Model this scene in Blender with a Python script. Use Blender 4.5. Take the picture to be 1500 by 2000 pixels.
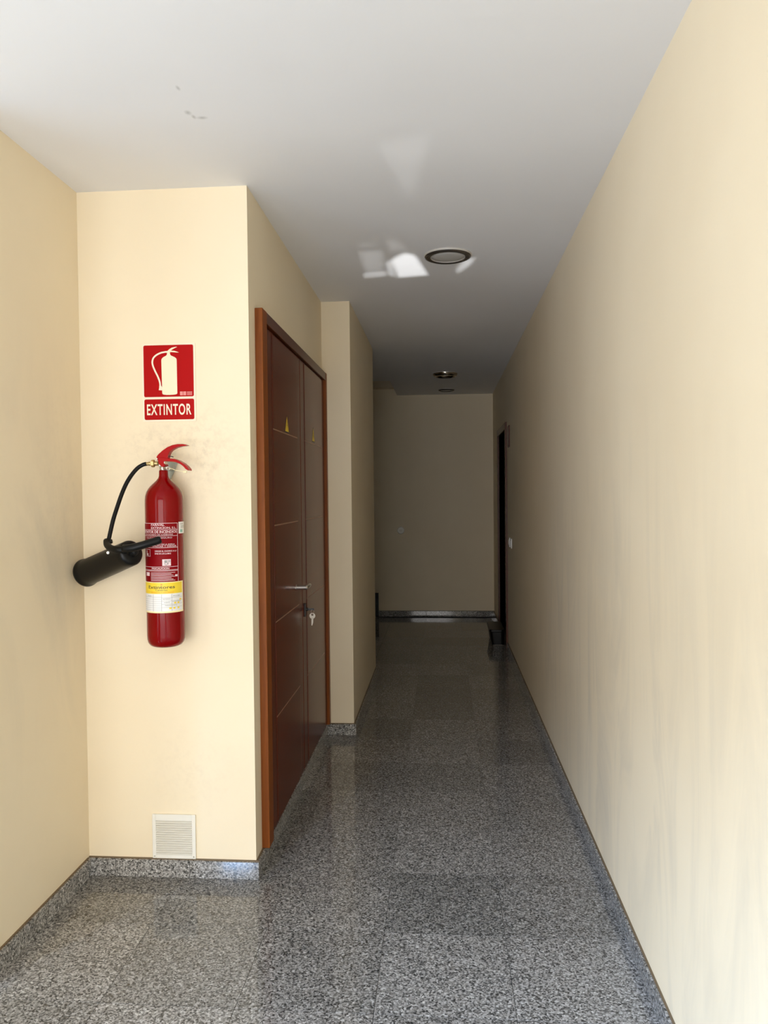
import bpy, bmesh, math, random
from mathutils import Vector, Matrix
random.seed(7)
D = bpy.data
for o in list(D.objects):
    D.objects.remove(o, do_unlink=True)
SC = bpy.context.scene
COL = SC.collection
PI = math.pi

# ------------------------------------------------------------------ dimensions (metres)
H = 2.55                       # ceiling
XL, X1, X2, XR = -1.3415, -0.701, -0.533, 0.580
Y1, Y2, Y3, YB = 2.776, 4.485, 5.973, 8.844
YF = -1.90                     # entrance wall (behind the camera)
HL = -2.95                     # left side of the entrance hall
BB = 0.0683                    # skirting height
CAMZ = 1.42515

# ------------------------------------------------------------------ camera
yaw, pitch, roll = 0.07625, -0.02414, -0.01018
F = Vector((-math.sin(yaw)*math.cos(pitch), math.cos(yaw)*math.cos(pitch), math.sin(pitch)))
Rv = Vector((math.cos(yaw), math.sin(yaw), 0)); Uv = Rv.cross(F)
cr, sr = math.cos(roll), math.sin(roll)
R2 = Rv*cr + Uv*sr; U2 = -Rv*sr + Uv*cr
cd = D.cameras.new('camera'); cam = D.objects.new('camera', cd); COL.objects.link(cam)
cam.matrix_world = Matrix(((R2.x, U2.x, -F.x, 0), (R2.y, U2.y, -F.y, 0), (R2.z, U2.z, -F.z, CAMZ), (0, 0, 0, 1)))
cd.sensor_fit = 'VERTICAL'; cd.sensor_height = 24.0; cd.lens = 18.0
cd.clip_start = 0.05
SC.camera = cam

# ------------------------------------------------------------------ view, world, lights
SC.view_settings.view_transform = 'Standard'
SC.view_settings.look = 'None'
SC.view_settings.gamma = 1.0
SC.view_settings.use_curve_mapping = False
SC.view_settings.exposure = 0.0

w = D.worlds.new('sky'); SC.world = w; w.use_nodes = True
w.node_tree.nodes['Background'].inputs[0].default_value = (0.62, 0.76, 1.0, 1)
w.node_tree.nodes['Background'].inputs[1].default_value = 0.2

def area(name, loc, target, sx, sy, power, color, spread=PI):
    ld = D.lights.new(name, 'AREA'); ld.shape = 'RECTANGLE'; ld.size = sx; ld.size_y = sy
    ld.energy = power; ld.color = color; ld.spread = spread
    o = D.objects.new(name, ld); COL.objects.link(o); o.location = loc
    d = Vector(target) - Vector(loc)
    o.rotation_euler = d.to_track_quat('-Z', 'Y').to_euler()
    return o
# daylight coming in from the street through the entrance
area('street_daylight', (-1.02, YF-0.25, 1.02), (-1.02, 3, 1.02), 2.5, 2.0, 119, (1.0, 0.965, 0.93))
# daylight through the shop-front glazing on the left of the entrance hall
area('side_daylight', (-3.02, 0.60, 1.25), (0.5, 2.2, 1.25), 2.5, 2.1, 46, (0.84, 0.95, 1.10))
# open sky above the houses across the street, seen only from low down under the door head
area('open_sky', (-5.2, -7.6, 6.3), (0.3, 0.8, 0.6), 4.0, 3.8, 9500, (0.40, 0.62, 1.0))

# added spot standing in for sun reflected off glass; patches drawn in its mask
def reflected_sun(loc, patches, power):
    ld = D.lights.new('reflected_sun', 'SPOT'); ld.energy = power; ld.color = (0.93, 0.96, 1.0)
    ld.spot_size = math.radians(170); ld.spot_blend = 0.0; ld.shadow_soft_size = 0.005
    o = D.objects.new('reflected_sun', ld); COL.objects.link(o); o.location = loc
    o.rotation_euler = (PI, 0, 0)
    ld.use_nodes = True; nt = ld.node_tree; N = nt.nodes; L = nt.links
    em = N['Emission']
    tc = N.new('ShaderNodeTexCoord'); sp = N.new('ShaderNodeSeparateXYZ'); L.new(tc.outputs['Normal'], sp.inputs[0])
    def m(op, a, b=None, clamp=False):
        n = N.new('ShaderNodeMath'); n.operation = op; n.use_clamp = clamp
        for i, v in enumerate((a, b)):
            if v is None: continue
            if isinstance(v, (int, float)): n.inputs[i].default_value = v
            else: L.new(v, n.inputs[i])
        return n.outputs[0]
    h = H - loc[2]
    # local (x, y, z) -> world (x, -y, -z); both ratios are free of sign
    u = m('ADD', m('MULTIPLY', m('DIVIDE', sp.outputs[0], sp.outputs[2]), -h), loc[0])
    v = m('ADD', m('MULTIPLY', m('DIVIDE', sp.outputs[1], sp.outputs[2]), h), loc[1])
    total = None
    for pts, wgt, blur in patches:
        area2 = sum(pts[i][0]*pts[(i+1) % len(pts)][1]-pts[(i+1) % len(pts)][0]*pts[i][1] for i in range(len(pts)))
        if area2 < 0: pts = pts[::-1]
        acc = wgt
        for i in range(len(pts)):
            a = Vector(pts[i]); b = Vector(pts[(i+1) % len(pts)]); e = (b-a).normalized(); n = Vector((-e.y, e.x))
            bl = blur*(1+1.5*abs(n.y))
            d = m('ADD', m('MULTIPLY', u, n.x/bl), m('ADD', m('MULTIPLY', v, n.y/bl), 0.5 - n.dot(a)/bl))
            d = m('SMOOTH_MIN', m('MAXIMUM', d, 0.0), 1.0)
            acc = m('MULTIPLY', acc, d)
        total = acc if total is None else m('ADD', total, acc)
    L.new(total, em.inputs['Strength'])
    return o
reflected_sun((-0.15, -2.9, 0.30), [
    ([(-.20, 2.50), (-.03, 2.44), (-.075, 2.78), (-.12, 2.90), (-.15, 2.80)], .09, .035),
    ([(-.17, 2.78), (-.07, 2.80), (-.10, 2.98), (-.16, 2.95)], .04, .03),
    ([(-.375, 3.46), (-.29, 3.46), (-.29, 3.52), (-.375, 3.52)], .10, .02),
    ([(-.38, 3.58), (-.27, 3.58), (-.285, 3.95), (-.38, 3.95)], .28, .03),
    ([(-.395, 3.93), (-.275, 3.91), (-.28, 4.00), (-.40, 4.02)], .55, .015),
    ([(-.24, 3.44), (-.21, 3.42), (-.15, 3.58), (-.235, 3.60)], .18, .03),
    ([(-.235, 3.72), (-.17, 3.62), (-.12, 3.66), (-.065, 4.0), (-.22, 4.03)], 1.5, .022),
    ([(-.265, 3.75), (-.232, 3.72), (-.232, 4.02), (-.27, 3.98)], .75, .02),
    ([(.075, 3.93), (.115, 3.74), (.165, 3.73), (.15, 3.85), (.09, 3.98)], .85, .022),
], 3600)

# ------------------------------------------------------------------ helpers
def srgb(r, g, b):
    f = lambda c: (c/255/12.92) if c/255 <= .04045 else ((c/255+.055)/1.055)**2.4
    return (f(r), f(g), f(b), 1)
def tag(o, label=None, cat=None, group=None, kind=None):
    if label: o['label'] = label
    if cat: o['category'] = cat
    if group: o['group'] = group
    if kind: o['kind'] = kind
    return o
def empty(name, loc=(0, 0, 0), **k):
    o = D.objects.new(name, None); o.empty_display_size = .05; COL.objects.link(o); o.location = loc
    return tag(o, **k)
def link(name, bm, mat, parent=None, smooth=False, bevel=0, seg=2, **k):
    me = D.meshes.new(name); bm.normal_update(); bm.to_mesh(me); bm.free()
    me.materials.append(mat)
    if smooth: me.shade_smooth()
    o = D.objects.new(name, me); COL.objects.link(o)
    if parent is not None:
        o.parent = parent
        # geometry is given in world coordinates
        q = parent; off = Vector((0, 0, 0))
        while q is not None:
            off += Vector(q.location); q = q.parent
        o.location = -off
    if bevel:
        b = o.modifiers.new('bevel', 'BEVEL'); b.width = bevel; b.segments = seg; b.limit_method = 'ANGLE'; b.angle_limit = math.radians(40)
    return tag(o, **k)
def box(bm, x0, x1, y0, y1, z0, z1):
    v = [bm.verts.new(p) for p in ((x0,y0,z0),(x1,y0,z0),(x1,y1,z0),(x0,y1,z0),(x0,y0,z1),(x1,y0,z1),(x1,y1,z1),(x0,y1,z1))]
    for f in ((0,3,2,1),(4,5,6,7),(0,1,5,4),(1,2,6,5),(2,3,7,6),(3,0,4,7)):
        bm.faces.new([v[i] for i in f])
    return bm
def B(*b):
    bm = bmesh.new()
    for q in b: box(bm, *q)
    return bm
def lathe(bm, prof, c, axis=(0, 0, 1), n=48, cap=True):
    """prof: list of (radius, height along axis)"""
    ax = Vector(axis).normalized(); t = Vector((1, 0, 0)) if abs(ax.x) < .9 else Vector((0, 1, 0))
    a = ax.cross(t).normalized(); b = ax.cross(a)
    rings = []
    for r, h in prof:
        rings.append([bm.verts.new(Vector(c)+ax*h+(a*math.cos(2*PI*i/n)+b*math.sin(2*PI*i/n))*r) for i in range(n)])
    for k in range(len(rings)-1):
        for i in range(n):
            bm.faces.new((rings[k][i], rings[k][(i+1) % n], rings[k+1][(i+1) % n], rings[k+1][i]))
    if cap:
        bm.faces.new(rings[0][::-1]); bm.faces.new(rings[-1])
    bmesh.ops.recalc_face_normals(bm, faces=bm.faces[:])
    return bm
def catmull(P, n=8):
    P = [Vector(p) for p in P]; Q = [2*P[0]-P[1]] + P + [2*P[-1]-P[-2]]; out = []
    for i in range(1, len(Q)-2):
        for k in range(n):
            t = k/n; a, b, c, d = Q[i-1:i+3]
            out.append(.5*((2*b)+(c-a)*t+(2*a-5*b+4*c-d)*t*t+(3*b-a-3*c+d)*t**3))
    out.append(P[-1]); return out
def tube(bm, P, r, n=14, smooth=8):
    P = catmull(P, smooth) if smooth else [Vector(p) for p in P]
    rr = r if callable(r) else (lambda t: r)
    up = Vector((0, 1, 0)); rings = []
    for i, p in enumerate(P):
        d = (P[min(i+1, len(P)-1)]-P[max(i-1, 0)]).normalized()
        s = d.cross(up)
        if s.length < .05: s = d.cross(Vector((0, 0, 1)))
        s.normalize(); u = s.cross(d)
        q = rr(i/(len(P)-1))
        rings.append([bm.verts.new(p+(s*math.cos(2*PI*k/n)+u*math.sin(2*PI*k/n))*q) for k in range(n)])
    for a, b in zip(rings, rings[1:]):
        for k in range(n): bm.faces.new((a[k], a[(k+1) % n], b[(k+1) % n], b[k]))
    bm.faces.new(rings[0][::-1]); bm.faces.new(rings[-1])
    bmesh.ops.recalc_face_normals(bm, faces=bm.faces[:])
    return bm
def prism(bm, pts, y0, y1):
    """outline in (x, z) extruded from y0 to y1"""
    a = [bm.verts.new((x, y0, z)) for x, z in pts]; b = [bm.verts.new((x, y1, z)) for x, z in pts]
    n = len(pts)
    fa = bm.faces.new(a); fb = bm.faces.new(b[::-1])
    for i in range(n): bm.faces.new((a[i], b[i], b[(i+1) % n], a[(i+1) % n]))
    bmesh.ops.recalc_face_normals(bm, faces=bm.faces[:])
    bmesh.ops.triangulate(bm, faces=[fa, fb])
    return bm
def rrect(x0, x1, z0, z1, r, n=5):
    out = []
    for cx, cz, a0 in ((x1-r, z1-r, 0), (x0+r, z1-r, PI/2), (x0+r, z0+r, PI), (x1-r, z0+r, 1.5*PI)):
        for i in range(n+1):
            a = a0+PI/2*i/n; out.append((cx+r*math.cos(a), cz+r*math.sin(a)))
    return out
def ribbon(pts, w0, w1=None):
    """flat stroked outline (x, z) along a smoothed path"""
    P = catmull([(x, 0, z) for x, z in pts], 6); L = []; R = []
    for i, p in enumerate(P):
        d = (P[min(i+1, len(P)-1)]-P[max(i-1, 0)]).normalized(); n = Vector((-d.z, 0, d.x))
        w_ = w0 + ((w1 if w1 is not None else w0)-w0)*i/(len(P)-1)
        L.append(((p+n*w_/2).x, (p+n*w_/2).z)); R.append(((p-n*w_/2).x, (p-n*w_/2).z))
    return L+R[::-1]
def strip(bm, pts, w_, y):
    """flat ribbon as quads at depth y"""
    P = ribbon(pts, w_); n = len(P)//2
    v = [bm.verts.new((x, y, z)) for x, z in P]
    for i in range(n-1): bm.faces.new((v[i], v[i+1], v[2*n-2-i], v[2*n-1-i]))
    bmesh.ops.recalc_face_normals(bm, faces=bm.faces[:])
    return bm
def text_mesh(bm, s, x0, x1, z0, z1, put, bold=0.0, res=3, gap=1.0):
    """lettering fitted into the box x0..x1, z0..z1; put(x, z) -> 3D point"""
    cu = D.curves.new('letters', 'FONT'); cu.body = s; cu.size = 1; cu.resolution_u = res; cu.offset = bold; cu.space_character = gap
    ob = D.objects.new('letters', cu); COL.objects.link(ob)
    dg = bpy.context.evaluated_depsgraph_get(); me = D.meshes.new_from_object(ob.evaluated_get(dg))
    D.objects.remove(ob, do_unlink=True)
    xs = [v.co.x for v in me.vertices]; ys = [v.co.y for v in me.vertices]
    if not xs: return bm
    ax, bx, ay, by = min(xs), max(xs), min(ys), max(ys)
    vs = [bm.verts.new(put(x0+(v.co.x-ax)/(bx-ax)*(x1-x0), z0+(v.co.y-ay)/(by-ay)*(z1-z0))) for v in me.vertices]
    for p in me.polygons:
        try: bm.faces.new([vs[i] for i in p.vertices])
        except ValueError: pass
    D.meshes.remove(me)
    return bm

# ------------------------------------------------------------------ materials
class Mat:
    def __init__(s, name, col, rough=.5, metal=0.0, **kw):
        s.m = D.materials.new(name); s.m.use_nodes = True; s.nt = s.m.node_tree; s.N = s.nt.nodes; s.L = s.nt.links
        s.b = s.N['Principled BSDF']; s.b.inputs['Base Color'].default_value = col
        s.b.inputs['Roughness'].default_value = rough; s.b.inputs['Metallic'].default_value = metal
        for k, v in kw.items(): s.b.inputs[k.replace('_', ' ')].default_value = v
    def node(s, t, **kw):
        n = s.N.new(t)
        for k, v in kw.items(): setattr(n, k, v)
        return n
    def pos(s, scale=(1, 1, 1), obj=False):
        mp = s.node('ShaderNodeMapping'); mp.inputs['Scale'].default_value = scale
        if obj:
            tc = s.node('ShaderNodeTexCoord'); s.L.new(tc.outputs['Object'], mp.inputs[0])
        else:
            g = s.node('ShaderNodeNewGeometry'); s.L.new(g.outputs['Position'], mp.inputs[0])
        return mp.outputs[0]
    def noise(s, vec, scale, detail=3, rough=.55, dist=0):
        n = s.node('ShaderNodeTexNoise'); s.L.new(vec, n.inputs['Vector'])
        n.inputs['Scale'].default_value = scale; n.inputs['Detail'].default_value = detail
        n.inputs['Roughness'].default_value = rough; n.inputs['Distortion'].default_value = dist
        return n.outputs[0]
    def ramp(s, fac, stops, interp='LINEAR'):
        r = s.node('ShaderNodeValToRGB'); cr_ = r.color_ramp; cr_.interpolation = interp
        while len(cr_.elements) < len(stops): cr_.elements.new(.5)
        for e, (p, c) in zip(cr_.elements, stops):
            e.position = p; e.color = tuple(c) if len(c) == 4 else (c[0], c[1], c[2], 1)
        s.L.new(fac, r.inputs[0]); return r.outputs[0]
    def mix(s, fac, a, b, mode='MIX'):
        n = s.node('ShaderNodeMix', data_type='RGBA', blend_type=mode)
        for k, v in ((0, fac), (6, a), (7, b)):
            if isinstance(v, (int, float)): n.inputs[k].default_value = v
            elif isinstance(v, tuple): n.inputs[k].default_value = v if len(v) == 4 else (*v, 1)
            else: s.L.new(v, n.inputs[k])
        return n.outputs[2]
    def math(s, op, a, b=0.0, clamp=False):
        n = s.node('ShaderNodeMath', operation=op, use_clamp=clamp)
        for i, v in enumerate((a, b)):
            if isinstance(v, (int, float)): n.inputs[i].default_value = v
            else: s.L.new(v, n.inputs[i])
        return n.outputs[0]
    def blob(s, c, r, sc=(1, 1, 1)):
        """soft mask 1 at c falling to 0 at distance r, in world position"""
        g = s.node('ShaderNodeNewGeometry'); sub = s.node('ShaderNodeVectorMath', operation='SUBTRACT')
        s.L.new(g.outputs['Position'], sub.inputs[0]); sub.inputs[1].default_value = c
        mu = s.node('ShaderNodeVectorMath', operation='MULTIPLY'); s.L.new(sub.outputs[0], mu.inputs[0]); mu.inputs[1].default_value = sc
        ln = s.node('ShaderNodeVectorMath', operation='LENGTH'); s.L.new(mu.outputs[0], ln.inputs[0])
        return s.math('SUBTRACT', 1.0, s.math('DIVIDE', ln.outputs['Value'], r), True)
    def color(s, sock): s.L.new(sock, s.b.inputs['Base Color'])
    def bump(s, h, strength, dist=.001):
        n = s.node('ShaderNodeBump'); n.inputs['Strength'].default_value = strength; n.inputs['Distance'].default_value = dist
        s.L.new(h, n.inputs['Height']); s.L.new(n.outputs[0], s.b.inputs['Normal'])

WALL = (0.83, 0.73, 0.53, 1)
def wall_mat(name, smudges=(), streaks=None):
    M = Mat(name, WALL, .6, Specular_IOR_Level=.35)
    p = M.pos()
    c = M.ramp(M.noise(p, 1.7, 3), [(.3, (.83, .70, .49)), (.7, (.865, .74, .53))])
    fine = M.noise(p, 26, 5, .65)
    for ctr, r, sc, amt in smudges:
        mk = M.math('MULTIPLY', M.blob(ctr, r, sc), M.ramp(M.noise(p, 34, 6, .75), [(.46, (0, 0, 0)), (.72, (1, 1, 1))]))
        c = M.mix(M.math('MULTIPLY', mk, amt), c, (.33, .24, .16, 1))
    if streaks:
        ctr, r, sc, amt, scl = streaks
        st = M.ramp(M.noise(M.pos(scl), 1.0, 4, .6, 1.2), [(.45, (0, 0, 0)), (.72, (1, 1, 1))])
        c = M.mix(M.math('MULTIPLY', M.math('MULTIPLY', M.blob(ctr, r, sc), st), amt), c, (.40, .37, .31, 1))
    M.color(c); M.bump(M.noise(p, 9, 4), .12, .01)
    return M.m
M_wall = wall_mat('cream_paint')
M_wall_fire = wall_mat('cream_paint_smudged', [((-.86, Y1, 1.55), .22, (1, .2, 1), .28), ((-.90, Y1, 1.66), .16, (1, .2, 1), .18),
                                               ((-1.15, Y1, 1.60), .2, (1, .2, 1), .1), ((-1.06, Y1, 1.62), .12, (1, .2, 1), .25), ((-.93, Y1, .4), .25, (1, .2, 1), .12)])
M_wall_left = wall_mat('cream_paint_left', [((XL, 2.62, 1.42), .40, (1, 1.6, .7), .13)], ((XL, 2.5, 1.2), .9, (1, 1, 1), .3, (3, 3, 1)))
M_wall_right = wall_mat('cream_paint_right', [], ((XR, 2.6, .55), 1.6, (1, .6, 1.3), .42, (5, 4.5, 1.1)))
_m = Mat('ceiling_paint', (.79, .79, .79, 1), .65, Specular_IOR_Level=.3)
_p = _m.pos(); _c = _m.ramp(_m.noise(_p, 1.3, 2), [(.35, (.785, .77, .75)), (.65, (.815, .80, .78))])
for ctr, r, sc in (((-.737, 2.236, H), .012, (1, .7, 1)), ((-.728, 2.262, H), .008, (1, .5, 1)), ((-.719, 2.10, H), .010, (1.5, .6, 1)), ((-.705, 2.27, H), .012, (.6, 1, 1))):
    _c = _m.mix(_m.math('MULTIPLY', _m.blob(ctr, r, sc), .6), _c, (.35, .34, .3, 1))
_m.color(_c); _m.bump(_m.noise(_p, 6, 3), .15, .01); M_ceil = _m.m

def granite(name, bright=1.0, rough=.09, rnd=True):
    M = Mat(name, (.3, .3, .3, 1), rough, Specular_IOR_Level=.5)
    p = M.pos()
    oi = M.node('ShaderNodeObjectInfo')
    if rnd:
        add = M.node('ShaderNodeVectorMath', operation='ADD'); M.L.new(p, add.inputs[0])
        k = M.node('ShaderNodeVectorMath', operation='SCALE'); k.inputs[0].default_value = (7, 3, 5); M.L.new(oi.outputs['Random'], k.inputs['Scale'])
        M.L.new(k.outputs[0], add.inputs[1]); p = add.outputs[0]
    v = M.node('ShaderNodeTexVoronoi', feature='F1'); v.inputs['Scale'].default_value = 215; v.inputs['Randomness'].default_value = 1
    wv = M.node('ShaderNodeTexNoise'); wv.inputs['Scale'].default_value = 260; wv.inputs['Detail'].default_value = 2; M.L.new(p, wv.inputs['Vector'])
    ws = M.node('ShaderNodeVectorMath', operation='SCALE'); M.L.new(wv.outputs['Color'], ws.inputs[0]); ws.inputs['Scale'].default_value = .006
    wa = M.node('ShaderNodeVectorMath', operation='ADD'); M.L.new(p, wa.inputs[0]); M.L.new(ws.outputs[0], wa.inputs[1])
    M.L.new(wa.outputs[0], v.inputs['Vector'])
    sep = M.node('ShaderNodeSeparateColor'); M.L.new(v.outputs['Color'], sep.inputs[0])
    b = bright
    c = M.ramp(sep.outputs[0], [(0, (.055*b, .053*b, .05*b)), (.10, (.14*b, .135*b, .125*b)), (.34, (.29*b, .275*b, .255*b)), (.62, (.42*b, .40*b, .375*b)), (.9, (.58*b, .56*b, .53*b))], 'CONSTANT')
    n2 = M.ramp(M.noise(p, 120, 3, .6), [(.3, (.55, .55, .55)), (.7, (1.35, 1.35, 1.35))])
    c = M.mix(1.0, c, n2, 'MULTIPLY')
    if rnd:
        t = M.ramp(oi.outputs['Random'], [(0, (.78, .78, .77)), (1, (1.16, 1.15, 1.14))])
        c = M.mix(1.0, c, t, 'MULTIPLY')
    M.color(c)
    return M.m
M_granite = granite('polished_granite', .80, .07)
M_skirt = granite('skirting_granite', 1.0, .07)
M_black_granite_shade = Mat('dark_stair_stone_and_room_shade', (.012, .011, .010, 1), .25).m  # stair stone; also coats the side room, where the black stands for shade
M_grout = Mat('grout', (.16, .15, .135, 1), .9).m
M_dirt = Mat('skirting_mastic', (.16, .11, .06, 1), .8).m

def wood(name, ca, cb, scl, rough=.28, coat=.5, spec=.35):
    M = Mat(name, (*ca, 1), rough, Coat_Weight=coat, Coat_Roughness=.12, Specular_IOR_Level=spec)
    p = M.pos(scl)
    n = M.noise(p, 1.0, 6, .6, .8)
    M.color(M.ramp(n, [(.3, ca), (.7, cb)]))
    M.bump(n, .05, .002)
    return M.m
M_wood = wood('reddish_wood_frame', (.17, .043, .006), (.25, .070, .010), (60, 60, 3), .45, .0, .18)
M_wood_leaf = wood('reddish_wood_leaf', (.088, .014, .003), (.130, .022, .004), (20, 4, 40), .24, .0, .22)
M_wood_dark = wood('dark_reddish_wood', (.07, .014, .004), (.11, .024, .006), (60, 60, 3), .35, .1, .3)
M_inlay = Mat('pale_inlay', (.36, .20, .11, 1), .35).m
M_gap = Mat('dark_gap', (.01, .006, .004, 1), .8).m
M_steel = Mat('brushed_steel', (.60, .57, .53, 1), .28, 1.0).m
M_blackm = Mat('black_metal', (.012, .012, .012, 1), .4).m
M_red = Mat('red_enamel', (.20, .0003, .0008, 1), .12, Specular_IOR_Level=.2).m
M_red2 = Mat('red_lever_paint', (.36, .0005, .001, 1), .25, Specular_IOR_Level=.15).m
M_signred = Mat('sign_red', (.40, .0005, .0005, 1), .5, Specular_IOR_Level=.12).m
M_signcream = Mat('sign_cream', (.86, .76, .52, 1), .5).m
M_signpale = Mat('sign_edge', (.86, .74, .56, 1), .5).m
M_mark = Mat('sign_pink_print', (.75, .25, .22, 1), .5).m
M_black = Mat('black_rubber', (.004, .004, .0035, 1), .4, Specular_IOR_Level=.2).m
M_horn = Mat('black_plastic', (.0035, .0033, .003, 1), .36, Specular_IOR_Level=.22).m
M_brass = Mat('brass', (.55, .42, .20, 1), .32, 1.0).m
M_zinc = Mat('zinc', (.62, .60, .52, 1), .35, 1.0).m
M_plate = Mat('grey_green_steel', (.36, .38, .32, 1), .45, .6).m
M_label = Mat('dark_red_label', (.21, .0005, .003, 1), .5, Specular_IOR_Level=.12).m
M_ink = Mat('white_print', (.80, .60, .60, 1), .5).m
M_white = Mat('white_paper', (.80, .78, .74, 1), .5).m
M_yel = Mat('yellow_print', (.86, .62, .035, 1), .45).m
M_yelpale = Mat('pale_yellow_border', (.92, .78, .42, 1), .45).m
M_orange = Mat('orange_print', (.85, .35, .03, 1), .45).m
M_blk = Mat('black_print', (.05, .04, .03, 1), .5).m
M_greyink = Mat('grey_print', (.30, .29, .27, 1), .5).m
M_greenink = Mat('green_print', (.25, .50, .42, 1), .5).m
M_seal = Mat('yellowed_seal_plastic', (.80, .68, .40, 1), .4).m
M_ring = Mat('satin_bronze_ring', (.075, .062, .05, 1), .22, .5).m
M_ringglint = Mat('ring_glint_metal', (.62, .57, .48, 1), .16, 1.0).m  # brighter copy of the ring metal, putting the middle lamp's glint into colour
M_ringedge = Mat('pale_ring_lip', (.62, .58, .52, 1), .35, .3).m
M_frost = Mat('frosted_glass', (.52, .50, .46, 1), .4).m
M_bulb = Mat('lamp_reflector', (.75, .74, .7, 1), .15, .9).m
M_cream = Mat('cream_plastic', (.83, .79, .69, 1), .4).m
M_ventshade = Mat('vent_gap_shade', (.50, .46, .37, 1), .8).m  # darker than the slats: shade of the gaps put into the back plate's colour
M_alu = Mat('aluminium_frame', (.35, .35, .35, 1), .4, .8).m
M_pave = Mat('pavement', (.28, .27, .25, 1), .8).m

# ------------------------------------------------------------------ the setting
S = 'structure'
link('floor', B((HL-.1, -1.6, YF-.3, 2.25, -.12, -.012), (-1.6, .8, YF-.3, YB+.2, -.12, -.012), (-3.0, -1.6, Y3, YB+.2, -.12, -.012)), M_grout, kind=S, label='polished grey speckled granite floor running down the corridor')
floor = D.objects['floor']
TW, TY0, TP = .3885, 3.63, .3925
xs = [-.5875-TW*3, -.5875-TW*2, -.5875-TW, -.5875, -.2, .189, XR]
def tile(x0, x1, y0, y1):
    g = .0007
    bm = B((x0+g, x1-g, y0+g, y1-g, -.012, 0))
    link('tile', bm, M_granite, floor)
rows = [TY0+k*TP for k in range(-6, 14)]
for i in range(len(rows)-1):
    y0, y1 = rows[i], min(rows[i+1], YB)
    if y0 >= YB: break
    for x0, x1 in zip(xs, xs[1:]):
        if y1 <= Y1+.02 or y0 < Y1:
            xa = max(x0, XL)
        elif y0 < Y2: xa = max(x0, X1)
        elif y0 < Y3-.05: xa = max(x0, X2)
        else: xa = x0
        if x1-xa < .02: continue
        tile(xa, x1, y0, y1)
# behind the camera and in the side recess the slabs carry on as one piece each
link('floor_slabs', B((HL, XR, YF-.3, rows[0]-.001, -.012, 0), (HL, XL, rows[0]-.001, 2.1, -.012, 0)), M_granite, floor, kind='stuff')
link('floor_slabs', B((-3.0, xs[0], Y3, YB, -.012, 0)), M_granite, floor, kind='stuff')
link('pavement', B((-8, 8, -12, YF-.3, -.14, -.02)), M_pave, kind=S, label='street pavement outside the entrance')

# ceiling with the open stair well at the far left
HX, HY = -.512, 7.70
link('ceiling', B((HL-.1, -1.6, YF-.1, 2.25, H, H+.12), (-1.6, .8, YF-.1, HY, H, H+.12), (HX, .8, HY, YB+.2, H, H+.12), (-3.0, -1.6, Y3, HY, H, H+.12)), M_ceil, kind=S, label='smooth white painted ceiling')
link('ceiling_stairwell', B((-3.0, HX+.12, HY-.12, YB+.2, 4.4, 4.5)), M_ceil, kind=S, label='ceiling over the stair well')
link('wall_stairwell', B((HX, HX+.12, HY-.12, YB, H+.12, 4.4), (-3.0, HX, HY-.12, HY, H+.12, 4.4)), M_wall, kind=S, label='cream stairwell walls above the ceiling opening')
link('trim_beam', B((-2.9, HX, YB-.14, YB, 2.622, 2.86)), M_wall, kind=S, label='cream beam end over the stair well')
link('wall_left', B((XL-.2, XL, 2.1, Y1, 0, H)), M_wall_left, kind=S, label='cream wall on the left beside the extinguisher')
link('wall_extinguisher', B((XL-.2, X1, Y1, Y2, 0, H)), M_wall_fire, kind=S, label='cream projecting wall carrying the extinguisher and its sign')
link('wall_pillar', B((XL-.2, X2, Y2, Y3, 0, H)), M_wall, kind=S, label='cream projecting wall past the cupboard doors')
link('wall_recess', B((-3.0, -1.5, Y3-.1, Y3-.001, 0, H), (-3.1, -3.0, Y3-.1, YB+.2, 0, 4.4)), M_wall, kind=S, label='cream walls of the side recess')
link('wall_back', B((-3.0, XR+.2, YB, YB+.12, 0, 4.4)), M_wall, kind=S, label='cream end wall of the corridor')
DY0, DY1, DZ = 7.03, 7.93, 1.995
link('wall_right', B((XR, XR+.12, YF, DY0, 0, H), (XR, XR+.12, DY1, YB, 0, H), (XR, XR+.12, DY0, DY1, DZ, H)), M_wall_right, kind=S, label='long cream wall on the right with faint grey scuffs')
link('wall_hall', B((HL, XL-.2, 2.1, 2.25, 0, H), (HL-.12, HL, YF, -.75, 0, H), (HL-.12, HL, 1.95, 2.25, 0, H), (HL-.12, HL, -.75, 1.95, 2.32, H)), M_wall, kind=S, label='cream walls of the entrance hall')
EX0, EX1, EZ = -2.30, .25, 2.40
link('wall_front', B((HL-.12, EX0, YF-.15, YF, 0, H), (EX1, XR+.12, YF-.15, YF, 0, H), (EX0, EX1, YF-.15, YF, EZ, H)), M_wall, kind=S, label='cream wall around the street entrance')
# room behind the right doorway, its darkness painted as near-black walls
link('wall_side_room', B((XR+.12, 1.9, DY0-.5, DY0-.4, 0, 2.5), (XR+.12, 1.9, DY1+.4, DY1+.5, 0, 2.5), (1.9, 2.0, DY0-.5, DY1+.5, 0, 2.5), (XR+.12, 2.0, DY0-.5, DY1+.5, 2.4, 2.5), (XR+.12, 2.0, DY0-.5, DY1+.5, -.1, -.001)), M_black_granite_shade, kind=S, label='side room behind the dark doorway with shade painted as black walls')
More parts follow.
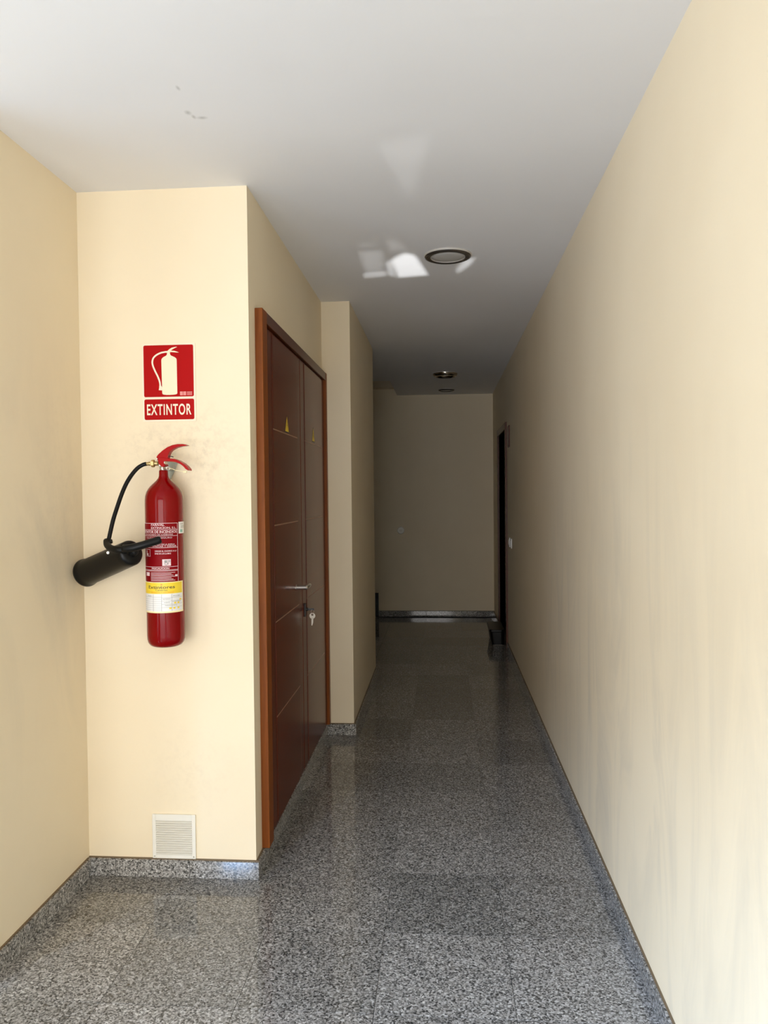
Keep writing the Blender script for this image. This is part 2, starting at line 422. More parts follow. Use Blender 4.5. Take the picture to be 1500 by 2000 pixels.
# entrance frame behind the camera
ef = empty('door_3', (EX0, YF-.1, 0), kind=S, label='metal framed street entrance behind the viewer')
link('door_frame', B((EX0, EX0+.05, YF-.12, YF-.06, 0, EZ), (EX1-.05, EX1, YF-.12, YF-.06, 0, EZ), (EX0+.05, EX1-.05, YF-.12, YF-.06, EZ-.05, EZ)), M_alu, ef)
sw = empty('window_1', (HL-.06, -.75, 0), kind=S, label='tall side glazing of the entrance hall')
link('window_frame', B((HL-.09, HL-.04, -.75, -.70, 0, 2.32), (HL-.09, HL-.04, 1.90, 1.95, 0, 2.32), (HL-.09, HL-.04, -.70, 1.90, 2.27, 2.32), (HL-.09, HL-.04, -.70, 1.90, 0, .08), (HL-.09, HL-.04, .58, .63, .08, 2.27)), M_alu, sw)
link('mullion', B((-.62, -.58, YF-.11, YF-.07, 0, EZ-.05), (-1.46, -1.42, YF-.11, YF-.07, 0, EZ-.05)), M_alu, ef)

# skirtings
def skirting(name, kind_axis, a0, a1, face, sign, label, cuts):
    root = empty(name, (0, 0, 0), kind=S, label=label)
    t = .013; c = [a0]+[k for k in cuts if a0+.03 < k < a1-.03]+[a1]
    for p, q in zip(c, c[1:]):
        g = .0006; z0, z1 = 0.0, BB-.0035
        lo, hi = (face, face+sign*t) if sign > 0 else (face+sign*t, face)
        bx = (lo, hi, p+g, q-g, z0, z1) if kind_axis == 'y' else (p+g, q-g, lo, hi, z0, z1)
        link('skirting_slab', B(bx), M_skirt, root, bevel=.0008, seg=1)
    lo, hi = (face, face+sign*.006) if sign > 0 else (face+sign*.006, face)
    bx = (lo, hi, a0, a1, BB-.0035, BB) if kind_axis == 'y' else (a0, a1, lo, hi, BB-.0035, BB)
    link('mastic_joint', B(bx), M_dirt, root)
ycuts = [TY0+k*TP for k in range(-14, 16)]
skirting('baseboard_left', 'y', 2.1, Y1-.0132, XL, 1, 'grey granite skirting along the left wall', ycuts)
skirting('baseboard_extinguisher', 'x', XL+.0005, X1+.013, Y1, -1, 'grey granite skirting below the white vent', [-1.235, -.95])
skirting('baseboard_cupboard', 'y', Y1+.0005, Y2-.0135, X1, 1, 'grey granite skirting running under the cupboard doors', ycuts)
skirting('baseboard_pillar', 'x', X1+.0005, X2+.013, Y2, -1, 'short grey granite skirting past the cupboard doors', [-.585])
skirting('baseboard_corridor', 'y', Y2+.0005, Y3, X2, 1, 'grey granite skirting on the far left corridor wall', ycuts)
skirting('baseboard_right', 'y', YF, DY0-.068, XR, -1, 'grey granite skirting along the right wall', ycuts)
skirting('baseboard_far_right', 'y', DY1+.068, YB-.0135, XR, -1, 'grey granite skirting beyond the dark doorway', ycuts)
skirting('baseboard_back', 'x', -.78, XR-.0005, YB, -1, 'grey granite skirting of the end wall', [-.5875, -.2, -.09, .189])

# stairs that start in the recess at the far left
st = empty('stairs', (-.75, HY, 0), kind=S, label='dark stone stair starting at the far left of the end wall')
for k in range(9):
    link('stair_step', B((-.80-.28*(k+1), -.80-.28*k, HY+.02, YB, .172*k, .172*(k+1))), M_black_granite_shade, st)
link('stair_skirting', B((-1.0, -.748, YB-.02, YB, 0, .275)), M_black_granite_shade, st)

# ------------------------------------------------------------------ double cupboard doors
d1 = empty('door_1', (X1, 2.87, BB), kind=S, label='tall double cupboard doors of reddish wood on the left')
FX = X1+.030; A0, A1 = 2.868, Y2-.002; ZT = 2.130; ZB = BB+.002; LY0, LY1 = 2.945, 4.437; LZ1 = 2.082
link('door_frame', B((X1, FX, A0, LY0-.003, ZB, ZT)), M_wood, d1, bevel=.002)
link('door_frame', B((X1, FX, LY1+.003, A1, ZB, ZT)), M_wood, d1, bevel=.002)
link('door_head', B((X1, FX-.001, LY0-.003, LY1+.003, LZ1+.004, ZT)), M_wood_dark, d1, bevel=.002)
link('dark_gap', B((X1, X1+.003, LY0-.003, LY1+.003, ZB, LZ1+.004)), M_gap, d1)
MID = (LY0+LY1)/2
for s, (ya, yb) in enumerate(((LY0, MID-.004), (MID+.004, LY1))):
    lf = link('door_leaf', B((X1+.003, X1+.016, ya, yb, ZB+.006, LZ1)), M_wood_leaf, d1, bevel=.0025)
    ia, ib = ya+.135, yb-.085
    if s: ia, ib = ya+.105, yb-.085
    zr = [ZB+.012, .514, .903, 1.299, 1.692, LZ1-.005]
    px0, px1 = X1+.0155, X1+.0185
    for z0, z1 in zip(zr, zr[1:]):
        link('panel', B((px0, px1, ia+.003, ib-.003, z0+.0025, z1-.0025)), M_wood_leaf, lf, bevel=.001, seg=1)
    for z in zr[1:-1]:
        link('inlay', B((px0, px1-.0006, ia-.001, ib+.001, z-.0022, z+.0022)), M_inlay, lf, label='thin pale horizontal inlay line')
    for y in (ia, ib):
        link('inlay', B((px0, px1-.0006, y-.0012, y+.0012, zr[0], zr[-1])), M_wood_dark, lf)
LX = X1+.0185
# lever handle on the near leaf
hd = link('door_handle', lathe(bmesh.new(), [(.014, 0), (.014, .005), (.012, .007)], (LX-.003, 3.52, .992), (1, 0, 0), 32), M_steel, d1, smooth=False, label='brushed steel lever handle')
link('handle_neck', lathe(bmesh.new(), [(.0105, 0), (.0105, .046)], (LX+.004, 3.52, .992), (1, 0, 0), 20), M_steel, hd, smooth=False)
_h = bmesh.new(); tube(_h, [(LX+.046, 3.512, .992), (LX+.046, 3.57, .992), (LX+.044, 3.625, .991)], .0100, 16, 4)
link('lever', _h, M_steel, hd, smooth=True)
lk = link('lock_plate', B((LX-.003, LX+.004, 3.735, 3.760, .820, .885)), M_blackm, d1, bevel=.002, label='narrow black lock plate')
link('lock_cylinder', lathe(bmesh.new(), [(.008, 0), (.008, .012)], (LX+.003, 3.748, .856), (1, 0, 0), 20), M_blackm, lk)
# keys left in the lock
def key(bm, bow, r, down, th=.0018):
    """bow centre (x, y, z) seen in the x-z plane; ring with a hole, then a blade"""
    n = 22; out = []; inn = []
    cx, cy, cz = bow
    for i in range(n):
        a = 2*PI*i/n
        out.append((cx+r*math.cos(a), cz+r*math.sin(a)))
        inn.append((cx+r*.42*math.cos(a), cz+r*.38*math.sin(a)+r*.38))
    for y, flip in ((cy-th/2, False), (cy+th/2, True)):
        vo = [bm.verts.new((x, y, z)) for x, z in out]; vi = [bm.verts.new((x, y, z)) for x, z in inn]
        for i in range(n): bm.faces.new((vo[i], vo[(i+1) % n], vi[(i+1) % n], vi[i]))
        if not flip: a_, b_ = vo, vi
        else:
            for i in range(n):
                bm.faces.new((a_[i], vo[i], vo[(i+1) % n], a_[(i+1) % n])); bm.faces.new((b_[i], vi[i], vi[(i+1) % n], b_[(i+1) % n]))
    x, z = cx, cz-r
    prism(bm, [(x-.0045, z+.004), (x+.0045, z+.004), (x+.0035, z-down*.6), (x+.001, z-down*.66), (x+.0025, z-down*.75), (x, z-down*.84), (x-.0015, z-down), (x-.005, z-down*.95)], cy-th/2, cy+th/2)
    bmesh.ops.recalc_face_normals(bm, faces=bm.faces[:])
    return bm
kx, ky = LX+.036, 3.748
kr = empty('keys', (LX+.012, ky, .856), label='small steel keys left hanging in the lock of the cupboard doors', cat='keys')
link('inserted_key', B((LX+.012, LX+.044, ky-.001, ky+.001, .851, .861)), M_blackm, kr, label='dark key seen edge on in the lock')
_k = bmesh.new(); tube(_k, [(kx+.007*math.cos(a), ky+.004*math.sin(a*2), .843+.011*math.sin(a)) for a in [i*PI/6 for i in range(13)]], .0009, 6, 2)
link('key_ring', _k, M_steel, kr, smooth=True)
link('hanging_key', key(bmesh.new(), (kx, ky-.003, .824), .0145, .034), M_cream, kr, label='pale bright steel key hanging by its bow')

# electric hazard triangles
def hazard(yc, zb, hgt, wd, label):
    r = empty('warning_sticker', (LX, yc, zb), label=label, cat='warning sticker', group='triangular hazard stickers on the cupboard doors')
    def tri(w_, z0, z1, x, name, mat):
        bm = bmesh.new(); a = [(yc-w_/2, z0), (yc+w_/2, z0), (yc, z1)]
        v = [bm.verts.new((x, p, z)) for p, z in a]; u = [bm.verts.new((x-.0004, p, z)) for p, z in a]
        bm.faces.new(v); bm.faces.new(u[::-1])
        for i in range(3): bm.faces.new((v[i], u[i], u[(i+1) % 3], v[(i+1) % 3]))
        bmesh.ops.recalc_face_normals(bm, faces=bm.faces[:])
        return link(name, bm, mat, r)
    tri(wd, zb, zb+hgt, LX+.0005, 'border', M_blk)
    tri(wd*.86, zb+hgt*.055, zb+hgt*.90, LX+.0009, 'yellow_face', M_yel)
    bm = bmesh.new()
    P = [(.06, .66), (-.07, .38), (.01, .40), (-.05, .16), (.09, .44), (.01, .43), (.10, .64)]
    v = [bm.verts.new((LX+.0012, yc+a*wd, zb+b*hgt)) for a, b in P]; bm.faces.new(v); bmesh.ops.recalc_face_normals(bm, faces=bm.faces[:])
    link('lightning_bolt', bm, M_blk, r)
hazard(3.355, 1.698, .078, .085, 'yellow triangular electric hazard sticker on the near cupboard door')
hazard(4.05, 1.702, .078, .085, 'yellow triangular electric hazard sticker on the far cupboard door')

# ------------------------------------------------------------------ right doorway
d2 = empty('door_2', (XR, DY0, 0), kind=S, label='narrow looking dark doorway with reddish frame at the far right')
link('door_frame', B((XR-.016, XR+.1, DY0-.065, DY0, 0, DZ+.06)), M_wood_dark, d2, bevel=.002)
link('door_frame', B((XR-.016, XR+.1, DY1, DY1+.065, 0, DZ+.06)), M_wood_dark, d2, bevel=.002)
link('door_head', B((XR-.016, XR+.1, DY0, DY1, DZ, DZ+.06)), M_wood_dark, d2, bevel=.002)
tub = bmesh.new()
def ring_rect(x0, x1, y0, y1, z, r): return [(x, y, z) for x, y in rrect(x0, x1, y0, y1, r, 4)]
rings = []
for dx, z in ((.030, .004), (.024, 0.0), (.022, .012), (.006, .125), (.000, .130), (.000, .145), (.006, .150)):
    rings.append([tub.verts.new(p) for p in ring_rect(.425+dx, .562, 7.16+dx*.4, 7.62-dx*.4, z, .03)])
for a, b in zip(rings, rings[1:]):
    for i in range(len(a)): tub.faces.new((a[i], a[(i+1) % len(a)], b[(i+1) % len(a)], b[i]))
tub.faces.new(rings[0]); tub.faces.new(rings[-1][::-1]); bmesh.ops.recalc_face_normals(tub, faces=tub.faces[:])
tr = link('black_tub', tub, M_horn, None, label='small black tapered tub on the floor by the dark doorway', cat='tub')
link('base_rim', B((.455, .560, 7.155, 7.165, .004, .010)), M_ring, tr, label='thin grey line along the foot')
# small framed plate by the doorway, seen edge on
pr = empty('wall_plate', (XR, 6.72, 1.81), label='small dark red framed plate on the right wall beside the doorway', cat='sign')
link('plate_board', B((XR-.006, XR, 6.66, 6.80, 1.815, 2.0)), M_wood_dark, pr, bevel=.001)
link('plate_rim', B((XR-.009, XR-.006, 6.66, 6.80, 1.993, 2.0), (XR-.009, XR-.006, 6.66, 6.80, 1.815, 1.822), (XR-.009, XR-.006, 6.66, 6.667, 1.822, 1.993), (XR-.009, XR-.006, 6.793, 6.80, 1.822, 1.993)), M_wood_dark, pr)
# light switches
for y0, lab in ((6.52, 'white wall switch on the right wall, nearer of the two'), (6.69, 'white wall switch on the right wall, next to the dark doorway')):
    s_ = empty('light_switch', (XR, y0, .955), label=lab, cat='switch', group='white switches on the right wall')
    link('faceplate', B((XR-.008, XR, y0, y0+.082, .950, 1.032)), M_white, s_, bevel=.002)
    link('rocker', B((XR-.0125, XR-.008, y0+.02, y0+.062, .968, 1.014)), M_white, s_, bevel=.002)

# round push plate on the end wall
bt = empty('wall_button', (-.482, YB, .997), label='small round cream button plate on the end wall', cat='button')
link('button_plate', lathe(bmesh.new(), [(.042, 0), (.042, .006), (.036, .012)], (-.482, YB, .997), (0, -1, 0), 36), M_cream, bt)
link('push_button', lathe(bmesh.new(), [(.013, 0), (.013, .016), (.010, .02)], (-.482, YB-.004, .997), (0, -1, 0), 24), M_cream, bt, smooth=False)

# ------------------------------------------------------------------ ceiling lamps
def lamp(x, y, r, dome, label, ring=None):
    t = empty('ceiling_lamp', (x, y, H), label=label, cat='ceiling lamp', group='round recessed ceiling lamps')
    link('outer_lip', lathe(bmesh.new(), [(r*1.0, 0), (r*1.0, .004), (r*.975, .008)], (x, y, H), (0, 0, -1), 64), M_ringedge, t)
    bm = bmesh.new()
    prof = [(r*.985, .004), (r*.97, .011+dome*.3), (r*.88, .015+dome*.8), (r*.76, .014+dome), (r*.72, .006)]
    lathe(bm, prof, (x, y, H), (0, 0, -1), 64, cap=False)
    link('trim_ring', bm, ring or M_ring, t, smooth=True)
    link('frosted_glass', lathe(bmesh.new(), [(r*.74, .004), (r*.73, .009), (r*.45, .013), (r*.1, .014)], (x, y, H), (0, 0, -1), 64), M_frost, t, smooth=True)
    link('inner_rim', lathe(bmesh.new(), [(r*.735, .006), (r*.735, .0125), (r*.71, .0125), (r*.71, .006)], (x, y, H), (0, 0, -1), 64, cap=False), M_ringedge, t)
    return t
lamp(.034, 3.675, .112, 0, 'nearest round recessed ceiling lamp with a dark ring')
lamp(.034, 7.27, .118, .022, 'middle round ceiling lamp with a bright glint, far down the corridor', M_ringglint)
lamp(.052, 8.41, .09, .004, 'farthest and faintest round ceiling lamp by the end wall')

# ------------------------------------------------------------------ vent grille
vt = empty('vent_grille', (-1.01, Y1, BB), label='square cream plastic vent grille above the skirting', cat='vent')
vx0, vx1, vz0, vz1 = -1.093, -.928, BB+.001, .235
link('back_plate', B((vx0+.004, vx1-.004, Y1-.003, Y1, vz0+.003, vz1-.003)), M_ventshade, vt)
link('vent_frame', B((vx0, vx0+.014, Y1-.008, Y1-.0005, vz0, vz1), (vx1-.014, vx1, Y1-.008, Y1-.0005, vz0, vz1), (vx0+.014, vx1-.014, Y1-.008, Y1-.0005, vz0, vz0+.014), (vx0+.014, vx1-.014, Y1-.008, Y1-.0005, vz1-.024, vz1)), M_cream, vt, bevel=.0012, seg=1)
n = 15; sz = (vz1-.024-vz0-.014)/n
for i in range(n):
    z = vz0+.014+i*sz; bm = bmesh.new()
    P = [(Y1-.0030, z+sz*.62), (Y1-.0085, z+sz*.34), (Y1-.0085, z+sz*.16), (Y1-.0030, z+sz*.30)]
    a = [bm.verts.new((vx0+.014, y, q)) for y, q in P]; b = [bm.verts.new((vx1-.014, y, q)) for y, q in P]
    bm.faces.new(a); bm.faces.new(b[::-1])
    for k in range(4): bm.faces.new((a[k], b[k], b[(k+1) % 4], a[(k+1) % 4]))
    bmesh.ops.recalc_face_normals(bm, faces=bm.faces[:]); link('slat', bm, M_cream, vt)
for x in (vx0+.008, vx1-.008):
    link('screw', lathe(bmesh.new(), [(.003, 0), (.0022, .0015)], (x, Y1-.0078, vz0+.008), (0, -1, 0), 12), M_zinc, vt)

# ------------------------------------------------------------------ EXTINTOR sign
sg = empty('extinguisher_sign', (-1.0, Y1, 1.70), label='red and cream sign reading EXTINTOR above the extinguisher', cat='sign')
link('sign_board', prism(bmesh.new(), rrect(-1.1025, -.9015, 1.6985, 1.9860, .004), Y1-.003, Y1), M_signpale, sg)
link('red_field', prism(bmesh.new(), rrect(-1.0965, -.9085, 1.7895, 1.9795, .006), Y1-.0035, Y1-.0028), M_signred, sg)
link('red_band', prism(bmesh.new(), rrect(-1.0960, -.9080, 1.7055, 1.7812, .006), Y1-.0035, Y1-.0028), M_signred, sg)
ys_ = Y1-.0041
body = [(-1.0289, 1.9230), (-1.0283, 1.9270), (-1.0262, 1.9308), (-1.0228, 1.9342), (-1.0185, 1.9368), (-1.0135, 1.9390), (-1.0098, 1.9412), (-1.0078, 1.9440), (-1.0067, 1.9477), (-1.0090, 1.9550), (-.9991, 1.9627), (-.9935, 1.9600), (-.9925, 1.9560), (-.9965, 1.9519), (-.9950, 1.9445), (-.9930, 1.9418), (-.9890, 1.9392), (-.9840, 1.9370), (-.9785, 1.9343), (-.9742, 1.9312), (-.9718, 1.9278), (-.9710, 1.9240), (-.9706, 1.8060), (-.9709, 1.8010), (-.9735, 1.7988), (-.9790, 1.7974), (-.9870, 1.7966), (-1.0000, 1.7962), (-1.0120, 1.7965), (-1.0205, 1.7975), (-1.0252, 1.7990), (-1.0270, 1.8020), (-1.0275, 1.8070)]
bm = prism(bmesh.new(), body, ys_, Y1-.0032)
prism(bm, [(-1.000, 1.9560), (-.9991, 1.9632), (-.988, 1.9695), (-.9732, 1.9722), (-.9687, 1.9715), (-.9788, 1.9670), (-.9881, 1.9620), (-.9935, 1.9570)], ys_-.0002, Y1-.0032)
prism(bm, [(-.9940, 1.9585), (-.979, 1.9574), (-.9681, 1.9539), (-.9617, 1.9508), (-.9699, 1.9510), (-.9882, 1.9530), (-.9960, 1.9530)], ys_-.0003, Y1-.0032)
link('pictogram', bm, M_signcream, sg)
bm = bmesh.new()
strip(bm, [(-1.0066, 1.9545), (-1.0158, 1.9536), (-1.0305, 1.9509), (-1.0472, 1.9433), (-1.0584, 1.9329), (-1.0629, 1.9187), (-1.0608, 1.9043), (-1.0537, 1.8863), (-1.0431, 1.8646), (-1.0361, 1.8448), (-1.0341, 1.8287)], .0062, ys_-.0004)
link('pictogram_hose', bm, M_signpale, sg)
bm = prism(bmesh.new(), [(-1.0382, 1.8306), (-1.0308, 1.8304), (-1.0270, 1.8232), (-1.0270, 1.8133), (-1.0403, 1.8145), (-1.0383, 1.8234)], ys_-.0006, Y1-.0032)
link('pictogram_nozzle', bm, M_signpale, sg)
bm = bmesh.new(); text_mesh(bm, 'EXTINTOR', -1.0864, -.9188, 1.7225, 1.7632, lambda x, z: (x, Y1-.0040, z), .018, 10, 1.14)
link('lettering', bm, M_signpale, sg, label='word EXTINTOR in cream capitals')
bm = B((-.9605, -.9500, Y1-.0038, Y1-.0034, 1.794, 1.808), (-.9485, -.9375, Y1-.0038, Y1-.0034, 1.794, 1.808))
for k in range(4): box(bm, -.9345, -.9150, Y1-.0038, Y1-.0034, 1.7945+k*.0036, 1.7965+k*.0036)
link('small_print', bm, M_mark, sg)

# ------------------------------------------------------------------ fire extinguisher
CX, CY, CR = -.9955, 2.685, .0665
ex = empty('fire_extinguisher', (CX, CY, .885), label='red fire extinguisher with black horn hanging under the EXTINTOR sign', cat='fire extinguisher')
prof = [(.030, .8855), (.046, .887), (.056, .892), (.0625, .901), (.0655, .913), (CR, .928), (CR, 1.395), (.0662, 1.410), (.0648, 1.424), (.0610, 1.438), (.0545, 1.450), (.0455, 1.461), (.0350, 1.471), (.0255, 1.480), (.0190, 1.488), (.0165, 1.495), (.0160, 1.504), (.0158, 1.512), (.0150, 1.516)]
link('cylinder', lathe(bmesh.new(), [(r, z) for r, z in prof], (CX, CY, 0), (0, 0, 1), 72), M_red, ex, smooth=True)
link('valve_collar', lathe(bmesh.new(), [(.0125, 1.514), (.0140, 1.518), (.0140, 1.526), (.0120, 1.532)], (CX, CY, 0), (0, 0, 1), 28), M_zinc, ex)
link('valve_body', B((CX-.012, CX+.012, 2.667, 2.697, 1.528, 1.552)), M_zinc, ex, bevel=.003)
link('safety_valve', lathe(bmesh.new(), [(.006, 0), (.006, .014), (.004, .016)], (CX+.006, 2.672, 1.524), (.9, -.3, 0), 16), M_zinc, ex)
lever = [(-1.012, 1.5523), (-1.0136, 1.5642), (-1.0073, 1.5726), (-.9914, 1.586), (-.9737, 1.5976), (-.9545, 1.605), (-.9353, 1.6081), (-.9179, 1.6078), (-.9075, 1.606), (-.9006, 1.603), (-.9076, 1.6014), (-.9233, 1.5999), (-.9425, 1.5951), (-.9583, 1.5872), (-.9653, 1.5805), (-.9698, 1.5721), (-.9717, 1.5654), (-.9745, 1.5552), (-.9956, 1.5453)]
link('squeeze_lever', prism(bmesh.new(), lever, 2.666, 2.694), M_red2, ex, bevel=.002)
hnd = [(-1.0093, 1.5591), (-.9883, 1.5605), (-.9675, 1.5577), (-.9484, 1.5557), (-.9328, 1.5496), (-.9156, 1.5391), (-.9053, 1.5305), (-.8968, 1.5203), (-.8948, 1.5143), (-.8978, 1.5131), (-.9073, 1.519), (-.9158, 1.529), (-.9261, 1.5367), (-.9433, 1.5438), (-.9607, 1.5465), (-.9851, 1.5477), (-.9869, 1.5418), (-.9801, 1.5323), (-.9872, 1.5273), (-.9959, 1.5292), (-1.0044, 1.5386)]
link('carry_handle', prism(bmesh.new(), hnd, 2.662, 2.698), M_red2, ex, bevel=.002)
link('lever_pin', lathe(bmesh.new(), [(.003, 0), (.0022, .003)], (-1.0095, 2.662, 1.556), (0, -1, 0), 14), M_zinc, ex, smooth=False)
bm = bmesh.new(); tube(bm, [(-.970, 2.67, 1.566), (-.960, 2.668, 1.5645), (-.952, 2.667, 1.562)], .0016, 8, 3); link('spring_wire', bm, M_blackm, ex)
# brass coupling and ferrule
link('coupling_nut', lathe(bmesh.new(), [(.0105, 0), (.0135, .002), (.0135, .012), (.0105, .014)], (-1.0215, 2.672, 1.5402), (-1, 0, 0), 6), M_brass, ex)
link('coupling_stem', lathe(bmesh.new(), [(.008, 0), (.008, .012)], (-1.010, 2.672, 1.5402), (-1, 0, 0), 20), M_brass, ex)
link('hose_ferrule', lathe(bmesh.new(), [(.0075, 0), (.0075, .008), (.0062, .010), (.0062, .028)], (-1.0353, 2.672, 1.5400), (-1, 0, -.06), 24), M_brass, ex)
bm = bmesh.new()
tube(bm, [(-1.052, 2.670, 1.5395), (-1.064, 2.668, 1.5360), (-1.082, 2.662, 1.5235), (-1.100, 2.652, 1.4990), (-1.1150, 2.640, 1.4680), (-1.1275, 2.628, 1.4300), (-1.1385, 2.615, 1.3860), (-1.1465, 2.600, 1.3440), (-1.1525, 2.590, 1.3050), (-1.1560, 2.580, 1.2720)], .0072, 16, 6)
link('hose', bm, M_black, ex, smooth=True)
# horn: axis runs from the cap (near) to the mouth (left, by the wall)
hr = Vector((-1.059, 2.545, 1.2325)); hl = Vector((-1.296, 2.700, 1.1475)); ax = (hl-hr); Lh = ax.length; ax.normalize()
link('horn', lathe(bmesh.new(), [(.020, -.006), (.034, -.004), (.0415, .001), (.0445, .008), (.0448, .03), (.0462, .10), (.0478, Lh-.03), (.0490, Lh-.012), (.0515, Lh-.006), (.0520, Lh), (.0485, Lh), (.0465, Lh-.02), (.030, Lh-.10)], hr, ax, 56), M_horn, ex, smooth=True)
bm = bmesh.new(); tube(bm, [hr+ax*.004, hr-ax*.012, hr-ax*.024], lambda t: .020-.008*t, 20, 3)
link('horn_neck', bm, M_black, ex, smooth=True)
bm = bmesh.new()
tube(bm, [(-1.075, 2.512, 1.2475), (-1.045, 2.508, 1.2500), (-1.010, 2.515, 1.2590), (-.975, 2.530, 1.2700), (-.955, 2.540, 1.2765)], lambda t: .0135 if t < .96 else .0115, 20, 4)
link('grip', bm, M_black, ex, smooth=True)
bm = bmesh.new(); tube(bm, [(-1.1600, 2.572, 1.2720), (-1.1500, 2.555, 1.2580), (-1.125, 2.532, 1.2470), (-1.095, 2.518, 1.2440), (-1.060, 2.522, 1.2420)], lambda t: .0105+.003*t, 18, 4)
link('swivel_elbow', bm, M_black, ex, smooth=True)
link('hose_nut', lathe(bmesh.new(), [(.0095, 0), (.0125, .003), (.0125, .013), (.0095, .016)], (-1.1525, 2.578, 1.2600), (-.25, .1, 1), 6), M_black, ex)
link('elbow_screw', lathe(bmesh.new(), [(.0055, 0), (.0045, .004)], (-1.1375, 2.533, 1.2330), (.1, -1, .1), 16), M_white, ex, label='small screw head with its highlight painted white')  # white colour stands in for a highlight on the screw
# seal on the safety pin
bm = bmesh.new(); tube(bm, [(-.9680, 2.660, 1.523), (-.955, 2.658, 1.5205), (-.940, 2.657, 1.5150), (-.922, 2.657, 1.5110), (-.910, 2.658, 1.5090)], .0012, 8, 4)
link('seal_wire', bm, M_seal, ex, smooth=True)
link('seal_tag', B((-.914, -.901, 2.655, 2.661, 1.5045, 1.5125)), M_seal, ex, bevel=.0015)
bm = bmesh.new(); tube(bm, [(-.9700+.006*math.cos(a), 2.662, 1.5220+.006*math.sin(a)) for a in [i*PI/6 for i in range(13)]], .0013, 8, 2)
link('pin_ring', bm, M_steel, ex, smooth=True)

# labels wrapped round the cylinder; phi = 0 faces the camera
CB = math.atan2(-CY, -CX)      # direction from the cylinder to the viewpoint, fixed number of this layout
def cyl(phi, z, off):
    a = CB+phi
    return Vector((CX+(CR+off)*math.cos(a), CY+(CR+off)*math.sin(a), z))
def patch(bm, p0, p1, z0, z1, off, n=24):
    a = [bm.verts.new(cyl(p0+(p1-p0)*i/n, z0, off)) for i in range(n+1)]; b = [bm.verts.new(cyl(p0+(p1-p0)*i/n, z1, off)) for i in range(n+1)]
    for i in range(n): bm.faces.new((a[i], a[i+1], b[i+1], b[i]))
    return bm
def ctext(bm, s, p0, p1, z0, z1, off, bold=.01): return text_mesh(bm, s, p0, p1, z0, z1, lambda x, z: cyl(x, z, off), bold)
r_ = math.radians
lab = link('instruction_label', patch(bmesh.new(), r_(-88), r_(42), 1.1235, 1.3290, .0004, 40), M_label, ex, smooth=True, label='dark red instruction label with white print')
bm = bmesh.new()
for z in (1.3285, 1.3060, 1.2842, 1.2430, 1.1755, 1.1645, 1.1610): patch(bm, r_(-87), r_(41), z-.0007, z+.0007, .0007)
for p in (r_(41), r_(-87)): patch(bm, p-.012, p+.012, 1.1235, 1.3285, .0007, 2)
ctext(bm, 'FARIVAL', r_(-42), r_(0), 1.3190, 1.3270, .0007, .012); ctext(bm, 'EXTINCION, S.L.', r_(-42), r_(36), 1.3080, 1.3160, .0007, .012)
ctext(bm, 'EXTINTOR DE INCENDIOS', r_(-82), r_(38), 1.2940, 1.3030, .0007, .02)
ctext(bm, 'CON DIOXIDO DE CARBONO', r_(-74), r_(25), 1.2870, 1.2915, .0007)
ctext(bm, '1. QUITAR EL SEGURO', r_(-70), r_(22), 1.2745, 1.2800, .0007)
ctext(bm, 'TIRANDO DE LA ANILLA', r_(-40), r_(30), 1.2520, 1.2570, .0007); ctext(bm, 'APRETAR Y DIRIGIR', r_(-40), r_(36), 1.2455, 1.2505, .0007)
ctext(bm, 'DIRIGIR EL CHORRO A LA', r_(-30), r_(36), 1.2280, 1.2335, .0007); ctext(bm, 'BASE DE LAS LLAMAS', r_(-30), r_(18), 1.2195, 1.2250, .0007)
ctext(bm, 'PRECAUCION', r_(-42), r_(12), 1.1672, 1.1725, .0007, .03)
for k in range(7): patch(bm, r_(-46), r_(30-(k % 3)*6), 1.1265+k*.0046, 1.1280+k*.0046, .0007)
patch(bm, r_(-70), r_(-52), 1.1430, 1.1560, .0007, 4); patch(bm, r_(30), r_(38), 1.1400, 1.1470, .0007, 3)
for a in (-72, -48): patch(bm, r_(a)-.01, r_(a)+.01, 1.2120, 1.2370, .0007, 1)
patch(bm, r_(-72), r_(-48), 1.2360, 1.2372, .0007, 4); patch(bm, r_(-72), r_(-48), 1.2120, 1.2130, .0007, 4)
patch(bm, r_(-66), r_(-62), 1.2160, 1.2330, .0007, 2); patch(bm, r_(-62), r_(-56), 1.2140, 1.2230, .0007, 2)
link('white_print', bm, M_ink, lab)
link('symbol_panel', patch(bmesh.new(), r_(-8), r_(17), 1.1790, 1.2020, .0007, 6), M_ink, lab)
bm = bmesh.new(); patch(bm, r_(-2), r_(6), 1.1900, 1.1985, .0010, 3); patch(bm, r_(8), r_(10), 1.1830, 1.1995, .0010, 1); patch(bm, r_(12), r_(15), 1.1910, 1.1995, .0010, 2)
for k in range(10):
    a, b = 2*PI*k/10, 2*PI*(k+1)/10
    c0, c1, rr0, rr1 = r_(3), 1.1865, .085, .0058
    v = [bm.verts.new(cyl(c0+math.cos(t)*rr0*s_2, c1+math.sin(t)*rr1*s_2, .0010)) for t, s_2 in ((a, 1), (b, 1), (b, .55), (a, .55))]; bm.faces.new(v)
link('symbol', bm, M_greyink, lab)
stk = link('barcode_sticker', patch(bmesh.new(), r_(46), r_(92), 1.2905, 1.3320, .0005, 12), M_white, ex, smooth=True, label='small white sticker beside the red label')
bm = bmesh.new()
ctext(bm, 'CE 0099', r_(52), r_(70), 1.3220, 1.3270, .0009)
for k in range(3): patch(bm, r_(56), r_(88), 1.3165+k*.0035-.006, 1.3178+k*.0035-.006, .0009, 4)
link('sticker_print', bm, M_greyink, stk)
link('sticker_emblem', patch(bmesh.new(), r_(52), r_(66), 1.2950, 1.3050, .0009, 4), M_greenink, stk)
yl = link('service_label', patch(bmesh.new(), r_(-90), r_(62), 1.0130, 1.1222, .0009, 44), M_yelpale, ex, smooth=True, label='yellow and white service label')
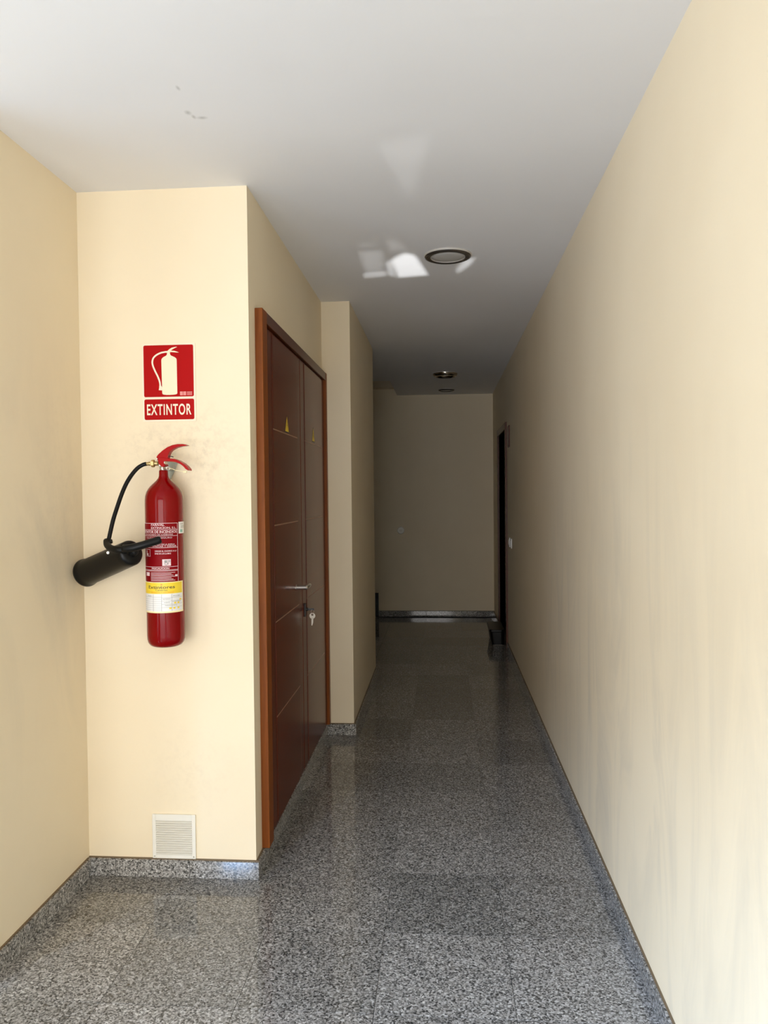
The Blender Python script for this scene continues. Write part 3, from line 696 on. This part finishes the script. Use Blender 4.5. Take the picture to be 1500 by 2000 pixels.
link('yellow_panel', patch(bmesh.new(), r_(-88), r_(56), 1.0810, 1.1195, .0012, 40), M_yel, yl, smooth=True)
link('white_panel', patch(bmesh.new(), r_(-88), r_(58), 1.0185, 1.0800, .0012, 40), M_white, yl, smooth=True)
bm = bmesh.new()
ctext(bm, 'Extintores', r_(-56), r_(28), 1.0985, 1.1095, .0015, .012); ctext(bm, 'Canarias', r_(-30), r_(5), 1.0915, 1.0970, .0015, .003)
link('company_lettering', bm, M_blk, yl)
bm = bmesh.new(); patch(bm, r_(-70), r_(35), 1.0880, 1.0886, .0015); patch(bm, r_(-14), r_(-9), 1.1100, 1.1160, .0015, 2)
ctext(bm, 'REVISION Y RECARGA', r_(-45), r_(25), 1.0825, 1.0870, .0015)
link('orange_print', bm, M_orange, yl)
bm = bmesh.new()
for k in range(7): patch(bm, r_(-86), r_(-12), 1.0240+k*.0075, 1.0246+k*.0075, .0015, 12)
for k in range(4): patch(bm, r_(-12), r_(56), 1.0320+k*.0115, 1.0327+k*.0115, .0015, 12)
for p in (-38, -12, 18): patch(bm, r_(p)-.008, r_(p)+.008, 1.0190, 1.0790, .0015, 1)
ctext(bm, 'FECHA', r_(-60), r_(-45), 1.0715, 1.0750, .0016); ctext(bm, 'REVISADO', r_(-8), r_(14), 1.0600, 1.0640, .0016)
ctext(bm, 'PROXIMA', r_(22), r_(46), 1.0700, 1.0740, .0016); ctext(bm, 'AGENTE', r_(-5), r_(12), 1.0480, 1.0520, .0016)
ctext(bm, 'CONTROL', r_(20), r_(50), 1.0500, 1.0540, .0016); ctext(bm, 'PRESION NOMINAL', r_(-2), r_(36), 1.0375, 1.0415, .0016)
link('table_print', bm, M_greyink, yl)
bm = bmesh.new()
for p, z in ((25, 1.0440), (36, 1.0440), (10, 1.0260), (22, 1.0260), (36, 1.0260), (44, 1.0550)): patch(bm, r_(p), r_(p+7), z, z+.006, .0015, 2)
link('yellow_boxes', bm, M_yel, yl)

# wall bracket behind the valve
br = empty('wall_bracket', (-.99, Y1, 1.50), label='grey triangular steel bracket on the wall behind the valve', cat='bracket')
link('bracket_plate', prism(bmesh.new(), [(-1.030, 1.5525), (-.9710, 1.5460), (-.9990, 1.4840), (-1.024, 1.5140)], Y1-.012, Y1-.008), M_plate, br, bevel=.0008)
link('bracket_arm', B((-1.012, -.984, 2.705, Y1-.008, 1.517, 1.521)), M_plate, br)
link('bracket_spacer', B((-1.020, -.990, Y1-.009, Y1, 1.520, 1.545)), M_plate, br)
link('bracket_bolt', lathe(bmesh.new(), [(.0045, 0), (.0035, .004)], (-.9850, Y1-.012, 1.5300), (0, -1, 0), 16), M_steel, br)
